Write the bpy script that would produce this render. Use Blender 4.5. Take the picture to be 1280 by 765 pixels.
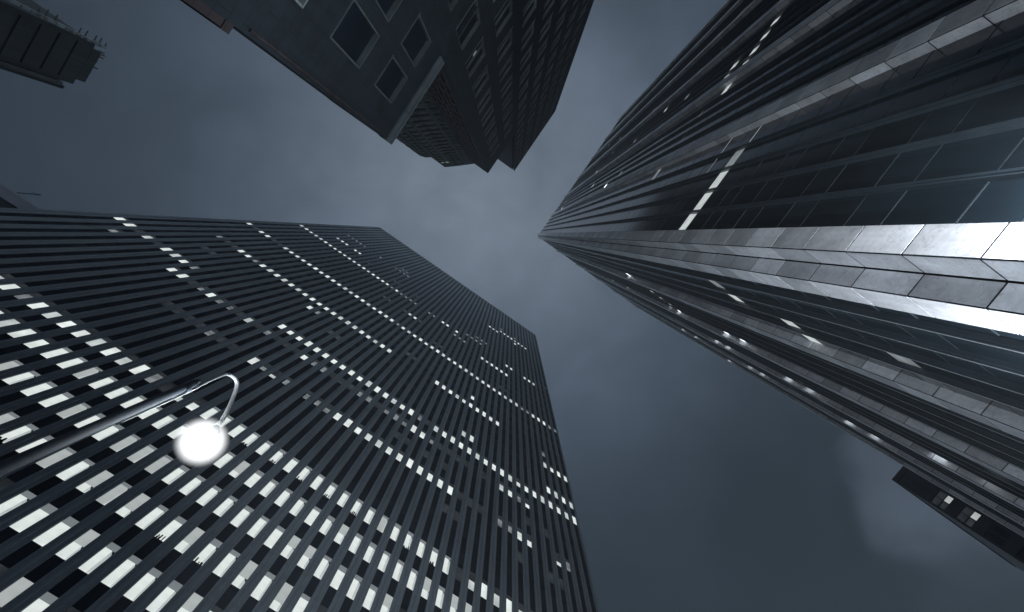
import bpy, math, random
import numpy as np
from mathutils import Matrix, Vector
R = math.radians
rnd = random.Random(7)
scene = bpy.context.scene
for o in list(bpy.data.objects): bpy.data.objects.remove(o)

# ------------------------------------------------------------------ camera
# world axes follow the street grid: +X runs to the striped tower, +Y to the upper left, Z is up
def unit(v): v = np.array(v, float); return v / np.linalg.norm(v)
FPX = 674.2
ez = unit((640.5 - 640, 292.3 - 382.5, FPX))
ex = unit(np.array([1, 0, 0.]) - ez[0] * ez)
ey = np.cross(ez, ex)
PHI = R(125.0)
ga = math.cos(PHI) * ex + math.sin(PHI) * ey
gb = -math.sin(PHI) * ex + math.cos(PHI) * ey
def W(v): v = np.array(v, float); return Vector((v @ ga, v @ gb, v @ ez))
cam_d = bpy.data.cameras.new("camera"); cam = bpy.data.objects.new("camera", cam_d)
scene.collection.objects.link(cam)
cx_, cy_, cz_ = W((1, 0, 0)), W((0, -1, 0)), W((0, 0, -1))
cam.matrix_world = Matrix(((cx_[0], cy_[0], cz_[0], 0), (cx_[1], cy_[1], cz_[1], 0), (cx_[2], cy_[2], cz_[2], 0), (0, 0, 0, 1)))
cam_d.sensor_width = 36; cam_d.lens = FPX / 1280 * 36
cam_d.clip_start = 0.1; cam_d.clip_end = 5000
scene.camera = cam

# ------------------------------------------------------------------ world: dusk overcast lit by the city
SKY_GAIN = 1.0
world = bpy.data.worlds.new("World"); scene.world = world; world.use_nodes = True
nt = world.node_tree; N = nt.nodes; L = nt.links; N.clear()
def nn(t, **k):
    n = N.new(t)
    for a, b in k.items(): setattr(n, a, b)
    return n
tc = nn('ShaderNodeTexCoord')
def wdir(px, py): return W(unit((px - 640, py - 382.5, FPX)))
def angle_to(vec, src):
    d = nn('ShaderNodeVectorMath', operation='DOT_PRODUCT'); d.inputs[1].default_value = vec
    L.new(src, d.inputs[0])
    a = nn('ShaderNodeMath', operation='ARCCOSINE'); a.use_clamp = False
    L.new(d.outputs['Value'], a.inputs[0]); return a.outputs[0]
nrm = nn('ShaderNodeVectorMath', operation='NORMALIZE'); L.new(tc.outputs['Generated'], nrm.inputs[0])
warp = nn('ShaderNodeTexNoise'); warp.inputs['Scale'].default_value = 3.2; warp.inputs['Detail'].default_value = 5
L.new(nrm.outputs[0], warp.inputs['Vector'])
wsub = nn('ShaderNodeVectorMath', operation='SUBTRACT'); wsub.inputs[1].default_value = (.5, .5, .5); L.new(warp.outputs['Color'], wsub.inputs[0])
wsc = nn('ShaderNodeVectorMath', operation='SCALE'); wsc.inputs['Scale'].default_value = .16; L.new(wsub.outputs[0], wsc.inputs[0])
wadd = nn('ShaderNodeVectorMath', operation='ADD'); L.new(nrm.outputs[0], wadd.inputs[0]); L.new(wsc.outputs[0], wadd.inputs[1])
wn = nn('ShaderNodeVectorMath', operation='NORMALIZE'); L.new(wadd.outputs[0], wn.inputs[0])
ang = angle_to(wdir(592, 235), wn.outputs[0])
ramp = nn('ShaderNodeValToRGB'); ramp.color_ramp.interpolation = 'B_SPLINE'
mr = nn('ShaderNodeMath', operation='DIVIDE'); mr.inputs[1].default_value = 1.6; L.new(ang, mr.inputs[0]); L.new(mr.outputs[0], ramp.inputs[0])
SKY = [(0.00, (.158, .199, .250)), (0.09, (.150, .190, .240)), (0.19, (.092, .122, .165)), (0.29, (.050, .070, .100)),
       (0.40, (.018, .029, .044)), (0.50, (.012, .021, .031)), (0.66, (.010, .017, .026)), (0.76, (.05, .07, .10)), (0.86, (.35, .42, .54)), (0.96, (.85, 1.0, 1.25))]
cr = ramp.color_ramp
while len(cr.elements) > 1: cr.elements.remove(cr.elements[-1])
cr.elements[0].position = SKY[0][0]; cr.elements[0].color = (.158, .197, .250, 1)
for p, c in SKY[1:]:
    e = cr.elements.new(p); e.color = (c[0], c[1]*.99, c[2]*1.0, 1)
# broad cloud mottling
cl = nn('ShaderNodeTexNoise'); cl.inputs['Scale'].default_value = 3.4; cl.inputs['Detail'].default_value = 6; cl.inputs['Roughness'].default_value = .52
L.new(nrm.outputs[0], cl.inputs['Vector'])
clm = nn('ShaderNodeMapRange'); clm.inputs[1].default_value = .3; clm.inputs[2].default_value = .7; clm.inputs[3].default_value = .80; clm.inputs[4].default_value = 1.18
L.new(cl.outputs['Fac'], clm.inputs[0])
mul = nn('ShaderNodeVectorMath', operation='SCALE'); L.new(ramp.outputs[0], mul.inputs[0]); L.new(clm.outputs[0], mul.inputs['Scale'])
# a bank of lit cloud over the lower right of the street
w2 = nn('ShaderNodeTexNoise'); w2.inputs['Scale'].default_value = 7; w2.inputs['Detail'].default_value = 4; L.new(nrm.outputs[0], w2.inputs['Vector'])
w2s = nn('ShaderNodeVectorMath', operation='SUBTRACT'); w2s.inputs[1].default_value = (.5, .5, .5); L.new(w2.outputs['Color'], w2s.inputs[0])
w2c = nn('ShaderNodeVectorMath', operation='SCALE'); w2c.inputs['Scale'].default_value = .2; L.new(w2s.outputs[0], w2c.inputs[0])
w2a = nn('ShaderNodeVectorMath', operation='ADD'); L.new(nrm.outputs[0], w2a.inputs[0]); L.new(w2c.outputs[0], w2a.inputs[1])
w2n = nn('ShaderNodeVectorMath', operation='NORMALIZE'); L.new(w2a.outputs[0], w2n.inputs[0])
cl2 = nn('ShaderNodeTexNoise'); cl2.inputs['Scale'].default_value = 9; cl2.inputs['Detail'].default_value = 7; cl2.inputs['Roughness'].default_value = .6; cl2.inputs['Distortion'].default_value = .6
L.new(nrm.outputs[0], cl2.inputs['Vector'])
cm2 = nn('ShaderNodeMapRange'); cm2.inputs[1].default_value = .3; cm2.inputs[2].default_value = .7; cm2.inputs[3].default_value = .90; cm2.inputs[4].default_value = 1.10
L.new(cl2.outputs['Fac'], cm2.inputs[0])
mul2 = nn('ShaderNodeVectorMath', operation='SCALE'); L.new(mul.outputs[0], mul2.inputs[0]); L.new(cm2.outputs[0], mul2.inputs['Scale'])
cur = mul2.outputs[0]
for (px, py, r0, r1, col) in [(1150, 605, .05, .12, (.031, .038, .052)), (1200, 655, .02, .13, (.020, .025, .035))]:
    aa = angle_to(wdir(px, py), w2n.outputs[0])
    m = nn('ShaderNodeMapRange'); m.interpolation_type = 'SMOOTHSTEP'
    m.inputs[1].default_value = r1; m.inputs[2].default_value = r0; m.inputs[3].default_value = 0; m.inputs[4].default_value = 1
    L.new(aa, m.inputs[0])
    s = nn('ShaderNodeVectorMath', operation='SCALE'); s.inputs[0].default_value = col; L.new(m.outputs[0], s.inputs['Scale'])
    ad = nn('ShaderNodeVectorMath', operation='ADD'); L.new(cur, ad.inputs[0]); L.new(s.outputs[0], ad.inputs[1]); cur = ad.outputs[0]
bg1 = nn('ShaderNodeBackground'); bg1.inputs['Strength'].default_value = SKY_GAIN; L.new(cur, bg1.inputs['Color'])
sky = nn('ShaderNodeTexSky'); sky.sky_type = 'NISHITA'; sky.sun_disc = False; sky.sun_elevation = R(2); sky.sun_rotation = R(200)
bg2 = nn('ShaderNodeBackground'); bg2.inputs['Strength'].default_value = .002; L.new(sky.outputs[0], bg2.inputs['Color'])
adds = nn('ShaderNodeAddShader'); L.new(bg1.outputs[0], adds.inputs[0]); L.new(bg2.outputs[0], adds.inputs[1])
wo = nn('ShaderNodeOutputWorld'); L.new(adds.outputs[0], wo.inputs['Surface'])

sun_d = bpy.data.lights.new("sun", 'SUN'); sun_d.energy = .02; sun_d.angle = R(30); sun_d.color = (.75, .85, 1)
sun = bpy.data.objects.new("sun", sun_d); scene.collection.objects.link(sun)
sun.rotation_euler = (R(88), 0, R(-20))

vs = scene.view_settings; vs.view_transform = 'Standard'; vs.look = 'None'; vs.exposure = 0; vs.gamma = 1; vs.use_curve_mapping = False

# ------------------------------------------------------------------ helpers
def tag(o, label=None, cat=None, group=None, kind=None):
    if label: o['label'] = label
    if cat: o['category'] = cat
    if group: o['group'] = group
    if kind: o['kind'] = kind
    return o
def empty(name, loc=(0, 0, 0), **k):
    o = bpy.data.objects.new(name, None); scene.collection.objects.link(o); o.location = loc
    return tag(o, **k)
class MB:
    def __init__(s): s.v = []; s.f = []; s.m = []
    def quad(s, a, b, c, d, m=0):
        n = len(s.v); s.v += [tuple(a), tuple(b), tuple(c), tuple(d)]; s.f.append((n, n+1, n+2, n+3)); s.m.append(m)
    def box(s, x0, x1, y0, y1, z0, z1, m=0, bev=0):
        if x0 > x1: x0, x1 = x1, x0
        if y0 > y1: y0, y1 = y1, y0
        if z0 > z1: z0, z1 = z1, z0
        n = len(s.v)
        s.v += [(x0,y0,z0),(x1,y0,z0),(x1,y1,z0),(x0,y1,z0),(x0,y0,z1),(x1,y0,z1),(x1,y1,z1),(x0,y1,z1)]
        for f in ((0,3,2,1),(4,5,6,7),(0,1,5,4),(1,2,6,5),(2,3,7,6),(3,0,4,7)):
            s.f.append(tuple(n+i for i in f)); s.m.append(m)
    def prism(s, poly, z0, z1, m=0):
        # poly: counter-clockwise list of (x, y)
        ar = sum(poly[i][0]*poly[(i+1) % len(poly)][1] - poly[(i+1) % len(poly)][0]*poly[i][1] for i in range(len(poly)))
        if ar < 0: poly = poly[::-1]
        n = len(s.v); k = len(poly)
        s.v += [(x, y, z0) for x, y in poly] + [(x, y, z1) for x, y in poly]
        for i in range(k):
            j = (i+1) % k; s.f.append((n+i, n+j, n+k+j, n+k+i)); s.m.append(m)
        s.f.append(tuple(n+i for i in range(k))[::-1]); s.m.append(m)
        s.f.append(tuple(n+k+i for i in range(k))); s.m.append(m)
    def tube(s, pts, rad, seg=12, m=0, cap=True):
        pts = [Vector(p) for p in pts]; rings = []
        for i, p in enumerate(pts):
            t = (pts[min(i+1, len(pts)-1)] - pts[max(i-1, 0)]).normalized()
            up = Vector((0, 0, 1)) if abs(t.z) < .95 else Vector((1, 0, 0))
            a = t.cross(up).normalized(); b = t.cross(a).normalized()
            r = rad[i] if isinstance(rad, (list, tuple)) else rad
            n = len(s.v)
            for k in range(seg):
                w = 2*math.pi*k/seg; s.v.append(tuple(p + a*math.cos(w)*r + b*math.sin(w)*r))
            rings.append(n)
        for i in range(len(rings)-1):
            for k in range(seg):
                k2 = (k+1) % seg
                s.f.append((rings[i]+k, rings[i]+k2, rings[i+1]+k2, rings[i+1]+k)); s.m.append(m)
        if cap:
            s.f.append(tuple(rings[0]+k for k in range(seg))[::-1]); s.m.append(m)
            s.f.append(tuple(rings[-1]+k for k in range(seg))); s.m.append(m)
    def lathe(s, c, prof, seg=24, m=0):
        n0 = len(s.v)
        for r, z in prof:
            for k in range(seg):
                w = 2*math.pi*k/seg; s.v.append((c[0]+r*math.cos(w), c[1]+r*math.sin(w), c[2]+z))
        for i in range(len(prof)-1):
            for k in range(seg):
                k2 = (k+1) % seg
                s.f.append((n0+i*seg+k, n0+i*seg+k2, n0+(i+1)*seg+k2, n0+(i+1)*seg+k)); s.m.append(m)
    def build(s, name, mats, parent=None, smooth=False, **k):
        me = bpy.data.meshes.new(name); me.from_pydata(s.v, [], s.f)
        for x in (mats if isinstance(mats, (list, tuple)) else [mats]): me.materials.append(x)
        me.polygons.foreach_set('material_index', s.m)
        if smooth: me.polygons.foreach_set('use_smooth', [True]*len(s.f))
        me.update()
        o = bpy.data.objects.new(name, me); scene.collection.objects.link(o)
        if parent is not None: o.parent = parent; 
        return tag(o, **k)

# ------------------------------------------------------------------ materials
def mat(name, base, rough=.6, metal=0., spec=.5, noise=None, island=0., bump=0., emis=None, estr=0., coat=0., streak=0., brick=0.):
    m = bpy.data.materials.new(name); m.use_nodes = True
    t = m.node_tree; p = t.nodes['Principled BSDF']
    p.inputs['Base Color'].default_value = (*base, 1); p.inputs['Roughness'].default_value = rough
    p.inputs['Metallic'].default_value = metal; p.inputs['Specular IOR Level'].default_value = spec
    p.inputs['Coat Weight'].default_value = coat
    def n(tp): return t.nodes.new(tp)
    col = None
    if noise or island:
        co = n('ShaderNodeTexCoord'); out = None
        val = n('ShaderNodeValue'); val.outputs[0].default_value = 1.; out = val.outputs[0]
        if noise:
            for sc, amt, det in noise:
                tx = n('ShaderNodeTexNoise'); tx.inputs['Scale'].default_value = sc; tx.inputs['Detail'].default_value = det; tx.inputs['Roughness'].default_value = .6
                t.links.new(co.outputs['Object'], tx.inputs['Vector'])
                mrr = n('ShaderNodeMapRange'); mrr.inputs[1].default_value = .28; mrr.inputs[2].default_value = .72; mrr.inputs[3].default_value = 1-amt; mrr.inputs[4].default_value = 1+amt
                t.links.new(tx.outputs['Fac'], mrr.inputs[0])
                mm = n('ShaderNodeMath'); mm.operation = 'MULTIPLY'; t.links.new(out, mm.inputs[0]); t.links.new(mrr.outputs[0], mm.inputs[1]); out = mm.outputs[0]
                last = tx
        if island:
            g = n('ShaderNodeNewGeometry')
            mrr = n('ShaderNodeMapRange'); mrr.inputs[3].default_value = 1-island; mrr.inputs[4].default_value = 1+island
            t.links.new(g.outputs['Random Per Island'], mrr.inputs[0])
            mm = n('ShaderNodeMath'); mm.operation = 'MULTIPLY'; t.links.new(out, mm.inputs[0]); t.links.new(mrr.outputs[0], mm.inputs[1]); out = mm.outputs[0]
        def times(o2):
            mm = n('ShaderNodeMath'); mm.operation = 'MULTIPLY'; t.links.new(out, mm.inputs[0]); t.links.new(o2, mm.inputs[1]); return mm.outputs[0]
        if streak:      # rain streaks running down the face
            mp = n('ShaderNodeMapping'); mp.inputs['Scale'].default_value = (2.6, 2.6, .09); t.links.new(co.outputs['Object'], mp.inputs['Vector'])
            tx = n('ShaderNodeTexNoise'); tx.inputs['Scale'].default_value = 1.; tx.inputs['Detail'].default_value = 5; t.links.new(mp.outputs[0], tx.inputs['Vector'])
            mrr = n('ShaderNodeMapRange'); mrr.inputs[1].default_value = .3; mrr.inputs[2].default_value = .68; mrr.inputs[3].default_value = 1-streak; mrr.inputs[4].default_value = 1+streak*.5
            t.links.new(tx.outputs['Fac'], mrr.inputs[0]); out = times(mrr.outputs[0])
        if brick:       # coursed blocks
            sx = n('ShaderNodeSeparateXYZ'); t.links.new(co.outputs['Object'], sx.inputs[0])
            ad = n('ShaderNodeMath'); ad.operation = 'ADD'; t.links.new(sx.outputs[0], ad.inputs[0]); t.links.new(sx.outputs[1], ad.inputs[1])
            cb = n('ShaderNodeCombineXYZ'); t.links.new(ad.outputs[0], cb.inputs[0]); t.links.new(sx.outputs[2], cb.inputs[1])
            bk = n('ShaderNodeTexBrick'); bk.inputs['Scale'].default_value = 1.; bk.inputs['Brick Width'].default_value = 1.5; bk.inputs['Row Height'].default_value = .74
            bk.inputs['Mortar Size'].default_value = .018; bk.inputs['Color1'].default_value = (1, 1, 1, 1); bk.inputs['Color2'].default_value = (1-brick, 1-brick, 1-brick, 1); bk.inputs['Mortar'].default_value = (.45, .45, .45, 1)
            t.links.new(cb.outputs[0], bk.inputs['Vector']); out = times(bk.outputs['Color'])
        sc = n('ShaderNodeVectorMath'); sc.operation = 'SCALE'; sc.inputs[0].default_value = base
        t.links.new(out, sc.inputs['Scale']); t.links.new(sc.outputs[0], p.inputs['Base Color'])
        if bump and noise:
            b = n('ShaderNodeBump'); b.inputs['Strength'].default_value = bump; b.inputs['Distance'].default_value = .02
            t.links.new(last.outputs['Fac'], b.inputs['Height']); t.links.new(b.outputs[0], p.inputs['Normal'])
    if emis:
        p.inputs['Emission Color'].default_value = (*emis, 1); p.inputs['Emission Strength'].default_value = estr
    return m
def lit_mat(name, col, stren, amt=.25, scale=.7):
    # a lit room behind the glass: uneven ceiling light
    m = bpy.data.materials.new(name); m.use_nodes = True; t = m.node_tree; p = t.nodes['Principled BSDF']
    p.inputs['Base Color'].default_value = (.02, .02, .02, 1); p.inputs['Roughness'].default_value = .3
    co = t.nodes.new('ShaderNodeTexCoord')
    tx = t.nodes.new('ShaderNodeTexNoise'); tx.inputs['Scale'].default_value = scale; tx.inputs['Detail'].default_value = 2
    t.links.new(co.outputs['Object'], tx.inputs['Vector'])
    mrr = t.nodes.new('ShaderNodeMapRange'); mrr.inputs[1].default_value = .3; mrr.inputs[2].default_value = .7; mrr.inputs[3].default_value = stren*(1-amt); mrr.inputs[4].default_value = stren*(1+amt)
    t.links.new(tx.outputs['Fac'], mrr.inputs[0]); t.links.new(mrr.outputs[0], p.inputs['Emission Strength'])
    p.inputs['Emission Color'].default_value = (*col, 1)
    return m
def marble_mat():
    m = mat('veined_marble', (.39, .405, .435), rough=.36, spec=.5, streak=.14, noise=[(.9, .2, 6), (6, .12, 5)], island=.28)
    t = m.node_tree; p = t.nodes['Principled BSDF']; src = p.inputs['Base Color'].links[0].from_socket
    co = t.nodes.new('ShaderNodeTexCoord'); w = t.nodes.new('ShaderNodeTexNoise'); w.inputs['Scale'].default_value = 1.1; w.inputs['Detail'].default_value = 8; w.inputs['Distortion'].default_value = 1.6
    t.links.new(co.outputs['Object'], w.inputs['Vector'])
    s1 = t.nodes.new('ShaderNodeMath'); s1.operation = 'SUBTRACT'; s1.inputs[1].default_value = .5; t.links.new(w.outputs['Fac'], s1.inputs[0])
    s2 = t.nodes.new('ShaderNodeMath'); s2.operation = 'ABSOLUTE'; t.links.new(s1.outputs[0], s2.inputs[0])
    mr_ = t.nodes.new('ShaderNodeMapRange'); mr_.inputs[1].default_value = 0; mr_.inputs[2].default_value = .018; mr_.inputs[3].default_value = .72; mr_.inputs[4].default_value = 1
    t.links.new(s2.outputs[0], mr_.inputs[0])
    sc = t.nodes.new('ShaderNodeVectorMath'); sc.operation = 'SCALE'; t.links.new(src, sc.inputs[0]); t.links.new(mr_.outputs[0], sc.inputs['Scale'])
    t.links.new(sc.outputs[0], p.inputs['Base Color'])
    return m
def halo_mat():  # lamp halo painted as emission that fades out towards the shell's rim
    m = bpy.data.materials.new('lamp_halo_shell'); m.use_nodes = True; t = m.node_tree; t.nodes.clear()
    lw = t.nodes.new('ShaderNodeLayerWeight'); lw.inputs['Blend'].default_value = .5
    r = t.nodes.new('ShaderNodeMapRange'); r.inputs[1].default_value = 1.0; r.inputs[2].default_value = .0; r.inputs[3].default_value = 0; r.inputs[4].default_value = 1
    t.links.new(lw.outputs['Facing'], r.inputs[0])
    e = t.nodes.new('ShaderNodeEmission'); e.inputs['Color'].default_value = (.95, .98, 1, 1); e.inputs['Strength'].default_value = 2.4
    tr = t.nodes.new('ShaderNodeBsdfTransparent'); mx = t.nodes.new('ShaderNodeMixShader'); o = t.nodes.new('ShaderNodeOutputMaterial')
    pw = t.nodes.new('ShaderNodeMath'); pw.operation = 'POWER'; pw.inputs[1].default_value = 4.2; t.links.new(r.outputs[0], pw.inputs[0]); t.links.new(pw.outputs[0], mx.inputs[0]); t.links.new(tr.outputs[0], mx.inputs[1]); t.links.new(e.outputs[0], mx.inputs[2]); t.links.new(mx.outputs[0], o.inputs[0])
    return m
M = dict(
    pier=mat('grey_granite_pier', (.27, .32, .375), .55, noise=[(.12, .16, 4), (3.5, .10, 5)], bump=.1, streak=.3),
    spandrel=mat('dark_spandrel', (.024, .033, .050), .6, noise=[(.2, .25, 3)], island=.3, spec=.12),
    darkglass=mat('dark_window_glass', (.015, .021, .033), .4, spec=.12, noise=[(.3, .3, 2)], island=.5),
    white_pane=lit_mat('lit_office_pane', (.86, .93, .90), .86, .22, .6),
    grey_pane=lit_mat('dim_office_pane', (.70, .78, .82), .24, .45, .8),
    faint_pane=lit_mat('faint_office_pane', (.55, .66, .78), .035, .5, .8),
    blind=lit_mat('window_blind', (.62, .70, .74), .28, .2, .5),
    tube=mat('ceiling_tube', (.8, .8, .8), emis=(.95, 1, .98), estr=3.),
    bright_pane=lit_mat('bright_office_pane', (.90, .96, 1), 2.6, .2, .8),
    soft_pane=lit_mat('office_wall_pane', (.80, .88, .87), .62, .2, .9),
    mid_pane=lit_mat('half_lit_office_pane', (.80, .87, .86), .50, .2, .5),
    marble=marble_mat(),
    joint=mat('dark_joint', (.012, .014, .018), 1.0, spec=.05),
    bronze=mat('dark_bronze_mullion', (.022, .032, .042), .42, metal=.3, noise=[(.8, .2, 3)]),
    nose=mat('steel_mullion_nose', (.42, .46, .5), .35, metal=.5, noise=[(.6, .2, 3)]),
    curtain=mat('curtain_glass', (.008, .013, .018), .12, spec=.45, noise=[(.25, .2, 2)], island=.5),
    darkstone=mat('dark_stone', (.022, .034, .047), .7, streak=.22, brick=.2, noise=[(.3, .22, 4), (4, .15, 4)], bump=.15),
    brownstone=mat('brown_stone', (.060, .052, .062), .75, streak=.2, brick=.2, noise=[(.4, .25, 4), (3, .15, 4)], bump=.15),
    frame=mat('grey_window_frame', (.10, .13, .15), .5, noise=[(1., .25, 3)]),
    coping=mat('pale_coping', (.13, .165, .19), .5, noise=[(.8, .2, 4)]),
    greenstone=mat('weathered_green_stone', (.075, .095, .098), .7, noise=[(.3, .25, 4), (3, .2, 4)], bump=.2),
    sill=mat('pale_sill', (.26, .31, .33), .6, noise=[(.5, .3, 3)]),
    farwall=mat('grey_concrete', (.045, .058, .068), .8, streak=.3, noise=[(.15, .25, 5), (2, .15, 4)]),
    paleframe=mat('pale_window_frame', (.24, .29, .32), .5, noise=[(1., .3, 3)]),
    pale=mat('pale_concrete', (.28, .30, .36), .7, noise=[(.3, .15, 5)]),
    polemat=mat('painted_pole', (.09, .11, .135), .75, spec=.2, noise=[(3, .15, 4)]),
    armmat=mat('galvanised_arm', (.55, .57, .58), .6, spec=.3, noise=[(4, .1, 4)]),
    globe=mat('lamp_glow', (.9, .9, .9), .3, emis=(1, 1, .98), estr=30.),
    asphalt=mat('asphalt', (.05, .052, .055), .85, noise=[(.5, .2, 6), (30, .2, 3)], bump=.3),
    paving=mat('paving', (.22, .22, .22), .8, noise=[(.7, .15, 6)]),
    paint=mat('road_paint', (.75, .75, .72), .6, noise=[(2, .15, 4)]),
    ground=mat('ground', (.12, .12, .12), .9, noise=[(.1, .2, 6)]),
)
GZ = -1.65

# ------------------------------------------------------------------ setting
g = MB(); g.box(-400, 400, -400, 400, GZ-.5, GZ-.16); g.build('ground', M['ground'], kind='structure')
g = MB(); g.box(3.0, 13.5, -150, 150, GZ-.158, GZ-.14); g.build('road', M['asphalt'], kind='structure')
g = MB()
for y in range(-140, 140, 9): g.quad((8.18, y, GZ-.134), (8.32, y, GZ-.134), (8.32, y+3, GZ-.134), (8.18, y+3, GZ-.134))
g.build('road_marking', M['paint'], kind='structure')
g = MB(); g.box(-4.4, 2.85, -150, 150, GZ-.158, GZ); g.box(2.85, 2.998, -150, 150, GZ-.158, GZ+.004)
g.build('pavement', M['paving'], kind='structure')
g = MB(); g.box(13.65, 24.6, -150, 150, GZ-.158, GZ); g.box(13.502, 13.65, -150, 150, GZ-.158, GZ+.004)
g.build('pavement', M['paving'], kind='structure')

HAZE = .00045
if HAZE:
    hm = bpy.data.materials.new('night_mist'); hm.use_nodes = True; ht = hm.node_tree; ht.nodes.clear()
    pv = ht.nodes.new('ShaderNodeVolumePrincipled'); pv.inputs['Color'].default_value = (.85, .92, 1, 1); pv.inputs['Density'].default_value = HAZE
    pv.inputs['Anisotropy'].default_value = .2
    ho = ht.nodes.new('ShaderNodeOutputMaterial'); ht.links.new(pv.outputs[0], ho.inputs['Volume'])
    hz = MB(); hz.box(-402, 402, -402, 402, GZ-1.6, 240); hz.build('haze', hm, kind='stuff')

# ------------------------------------------------------------------ striped office tower (left)
PX = 25.0; BAY = 1.2418; B0 = 27.86; FL = 3.935; Z0 = 39.73; ROOF = 193.0
YL, YR = 39.8, -27.75
T1 = empty('office_tower', (PX, (YL+YR)/2, GZ), label='wide dark office tower with close vertical piers and rows of lit windows', cat='tower')
OFF1 = Vector(T1.location)
def local(mb, root):
    ox, oy, oz = root.location
    mb.v = [(x-ox, y-oy, z-oz) for x, y, z in mb.v]; return mb
core = MB(); core.box(PX+.12, PX+38, YR+.05, YL-.05, GZ, ROOF-1.2)
local(core, T1).build('tower_core', M['joint'], T1)
cap = MB(); cap.box(PX+.02, PX+38.05, YR-.02, YL+.02, ROOF-1.2, ROOF)
local(cap, T1).build('roof_parapet', M['pier'], T1)
# piers between the window strips, one part each
def strip(i):          # window strip i : (low y, high y)
    hi = B0 - i*BAY - .03; return hi-.57, hi
edges = [YL] + [e for i in range(-9, 45) for e in (strip(i)[1], strip(i)[0])] + [YR]
piers = [(edges[k+1], edges[k]) for k in range(0, len(edges), 2)]
shared = {}
for (ya, yb) in piers:
    w = round(yb-ya, 3)
    if w not in shared:
        mb = MB(); z = GZ; H = w/2
        # stepped pier: broad flat with a raised nib along its middle, open joints at every second floor
        lev = [GZ] + [Z0 + FL*(2*k) - .35 for k in range(-5, 20)] + [ROOF-1.2]
        for k in range(len(lev)-1):
            a, b = lev[k] - GZ, lev[k+1] - GZ - .012
            mb.prism([(.12, -H), (-.04, -H), (-.075, -H+.04), (-.075, -.09), (-.14, -.05), (-.14, .05), (-.075, .09), (-.075, H-.04), (-.04, H), (.12, H)], a, b)
        shared[w] = mb.build('pier', M['pier'], T1); o = shared[w]
    else:
        o = shared[w].copy(); scene.collection.objects.link(o)
    o.parent = T1; o.location = (0, (ya+yb)/2 - T1.location.y, 0); o['group'] = 'vertical piers of the office tower'
# what is lit, read floor by floor: W bright, G dim, g faint, H blind half down
LIT = {}
def put(fl, bays, s):
    for b in bays: LIT[(fl, b)] = s
rg = lambda a, b: range(a, b+1)
put(29, [33, 34, 35, 36, 37, 38, 39, 40], 'W'); put(28, [30, 31, 32, 37], 'W'); put(30, [33, 37], 'G')
put(26, rg(-6, -2), 'G'); put(26, [2, 6, 7, 8, 9], 'G'); put(27, [7, 8], 'G')
put(23, [-5, -4, -3, -1, 0], 'W'); put(22, [3, 9, 10, 14], 'g')
put(20, rg(-9, 7), 'W'); put(20, [8, 9, 11], 'W'); put(20, [10, 12, 13, 14, 15, 18, 19], 'G'); put(20, [35, 36, 39, 40, 41], 'W'); put(21, [44], 'g')
put(20, [21, 22, 24], 'W'); put(19, [24, 25, 26], 'G'); put(21, [26, 27, 28, 29], 'G'); put(22, [28, 29, 30], 'G')
put(18, rg(30, 35), 'W'); put(17, [16, 17], 'W'); put(17, [11, 12, 15, 18], 'g')
put(14, [-9, -7, -6], 'W'); put(14, [-8, -5, -4], 'g'); put(14, rg(-3, 42), 'W'); put(14, [16, 38, 39], 'G'); put(14, [43, 44], 'G')
put(15, [22, 23, 34, 35], 'g')
put(10, [-6], 'G'); put(10, [-5, -4, -1], 'g'); put(10, rg(-3, 18), 'W'); put(10, [-1], 'G'); put(10, rg(25, 34), 'W'); put(11, [30], 'W'); put(11, [20, 21], 'g')
put(9, [8], 'W'); put(9, [9], 'G'); put(9, rg(41, 44), 'W'); put(10, [41], 'G')
put(7, [30, 31] + list(rg(41, 44)), 'W'); put(8, [-4, -3, 12, 13], 'g')
put(6, [-9, -8, -6, -4, -3, -2], 'W'); put(6, [-7, -5], 'g'); put(6, [-1], 'G'); put(6, rg(9, 24), 'W'); put(6, [25], 'G'); put(6, [26], 'g'); put(6, rg(27, 44), 'W'); put(6, [37], 'H')
put(5, [-7, 2, 4, 5, 9, 14, 15, 22, 23, 24, 27], 'G'); put(5, [-1, 0, 3, 7, 13, 25, 26, 35, 36], 'W')
put(5, [1, 6, 8, 10, 11, 12, 16, 17, 18, 19, 20, 21, 28, 29, 30, 31, 33], 'g'); put(5, [19, 20, 37], 'G'); put(5, [38], 'H')
put(3, [3, 4, 5, 6, 8, 9, 31, 32, 33], 'g'); put(3, [7, 12, 14, 16, 17, 18, 35, 36], 'G'); put(3, [11, 19, 20, 21, 22, 23, 24, 25, 26, 27, 28, 29, 30, 37], 'W'); put(3, [13, 38, 41], 'H')
put(2, [37, 40, 41, 30, 31], 'g'); put(4, [24, 25, 27, 38, 40, 29], 'g'); put(3, [42], 'G')
put(0, [-2, -1] + list(rg(1, 8)), 'W'); put(0, [0, 9], 'G'); put(0, [10], 'g'); put(0, [11, 12], 'H'); put(0, rg(13, 32), 'W'); put(0, [33], 'H'); put(0, rg(34, 38), 'W'); put(0, [26], 'G'); put(0, [32], 'g')
put(-1, rg(0, 28), 'W'); put(-1, [7, 30, 32, 33], 'H'); put(-1, [17, 24], 'H'); put(-1, [29, 31, 34], 'W'); put(-1, [7], 'G'); put(-1, [36], 'g')
put(-2, [5, 9, 12, 13, 14], 'G'); put(-2, [6, 7, 8, 10, 11, 15, 16] + list(rg(17, 28)), 'W'); put(-2, [22, 23, 28], 'H'); put(-2, [29], 'g'); put(-2, [4], 'g')
put(-3, [7, 9, 10, 12, 16, 17, 19, 20, 22, 24, 25, 26], 'W'); put(-3, [8, 14, 11], 'G'); put(-3, [13, 15, 18, 21, 23, 27], 'H')
put(-4, rg(10, 24), 'W'); put(-4, [15, 20], 'H'); put(-4, [11], 'G')
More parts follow.
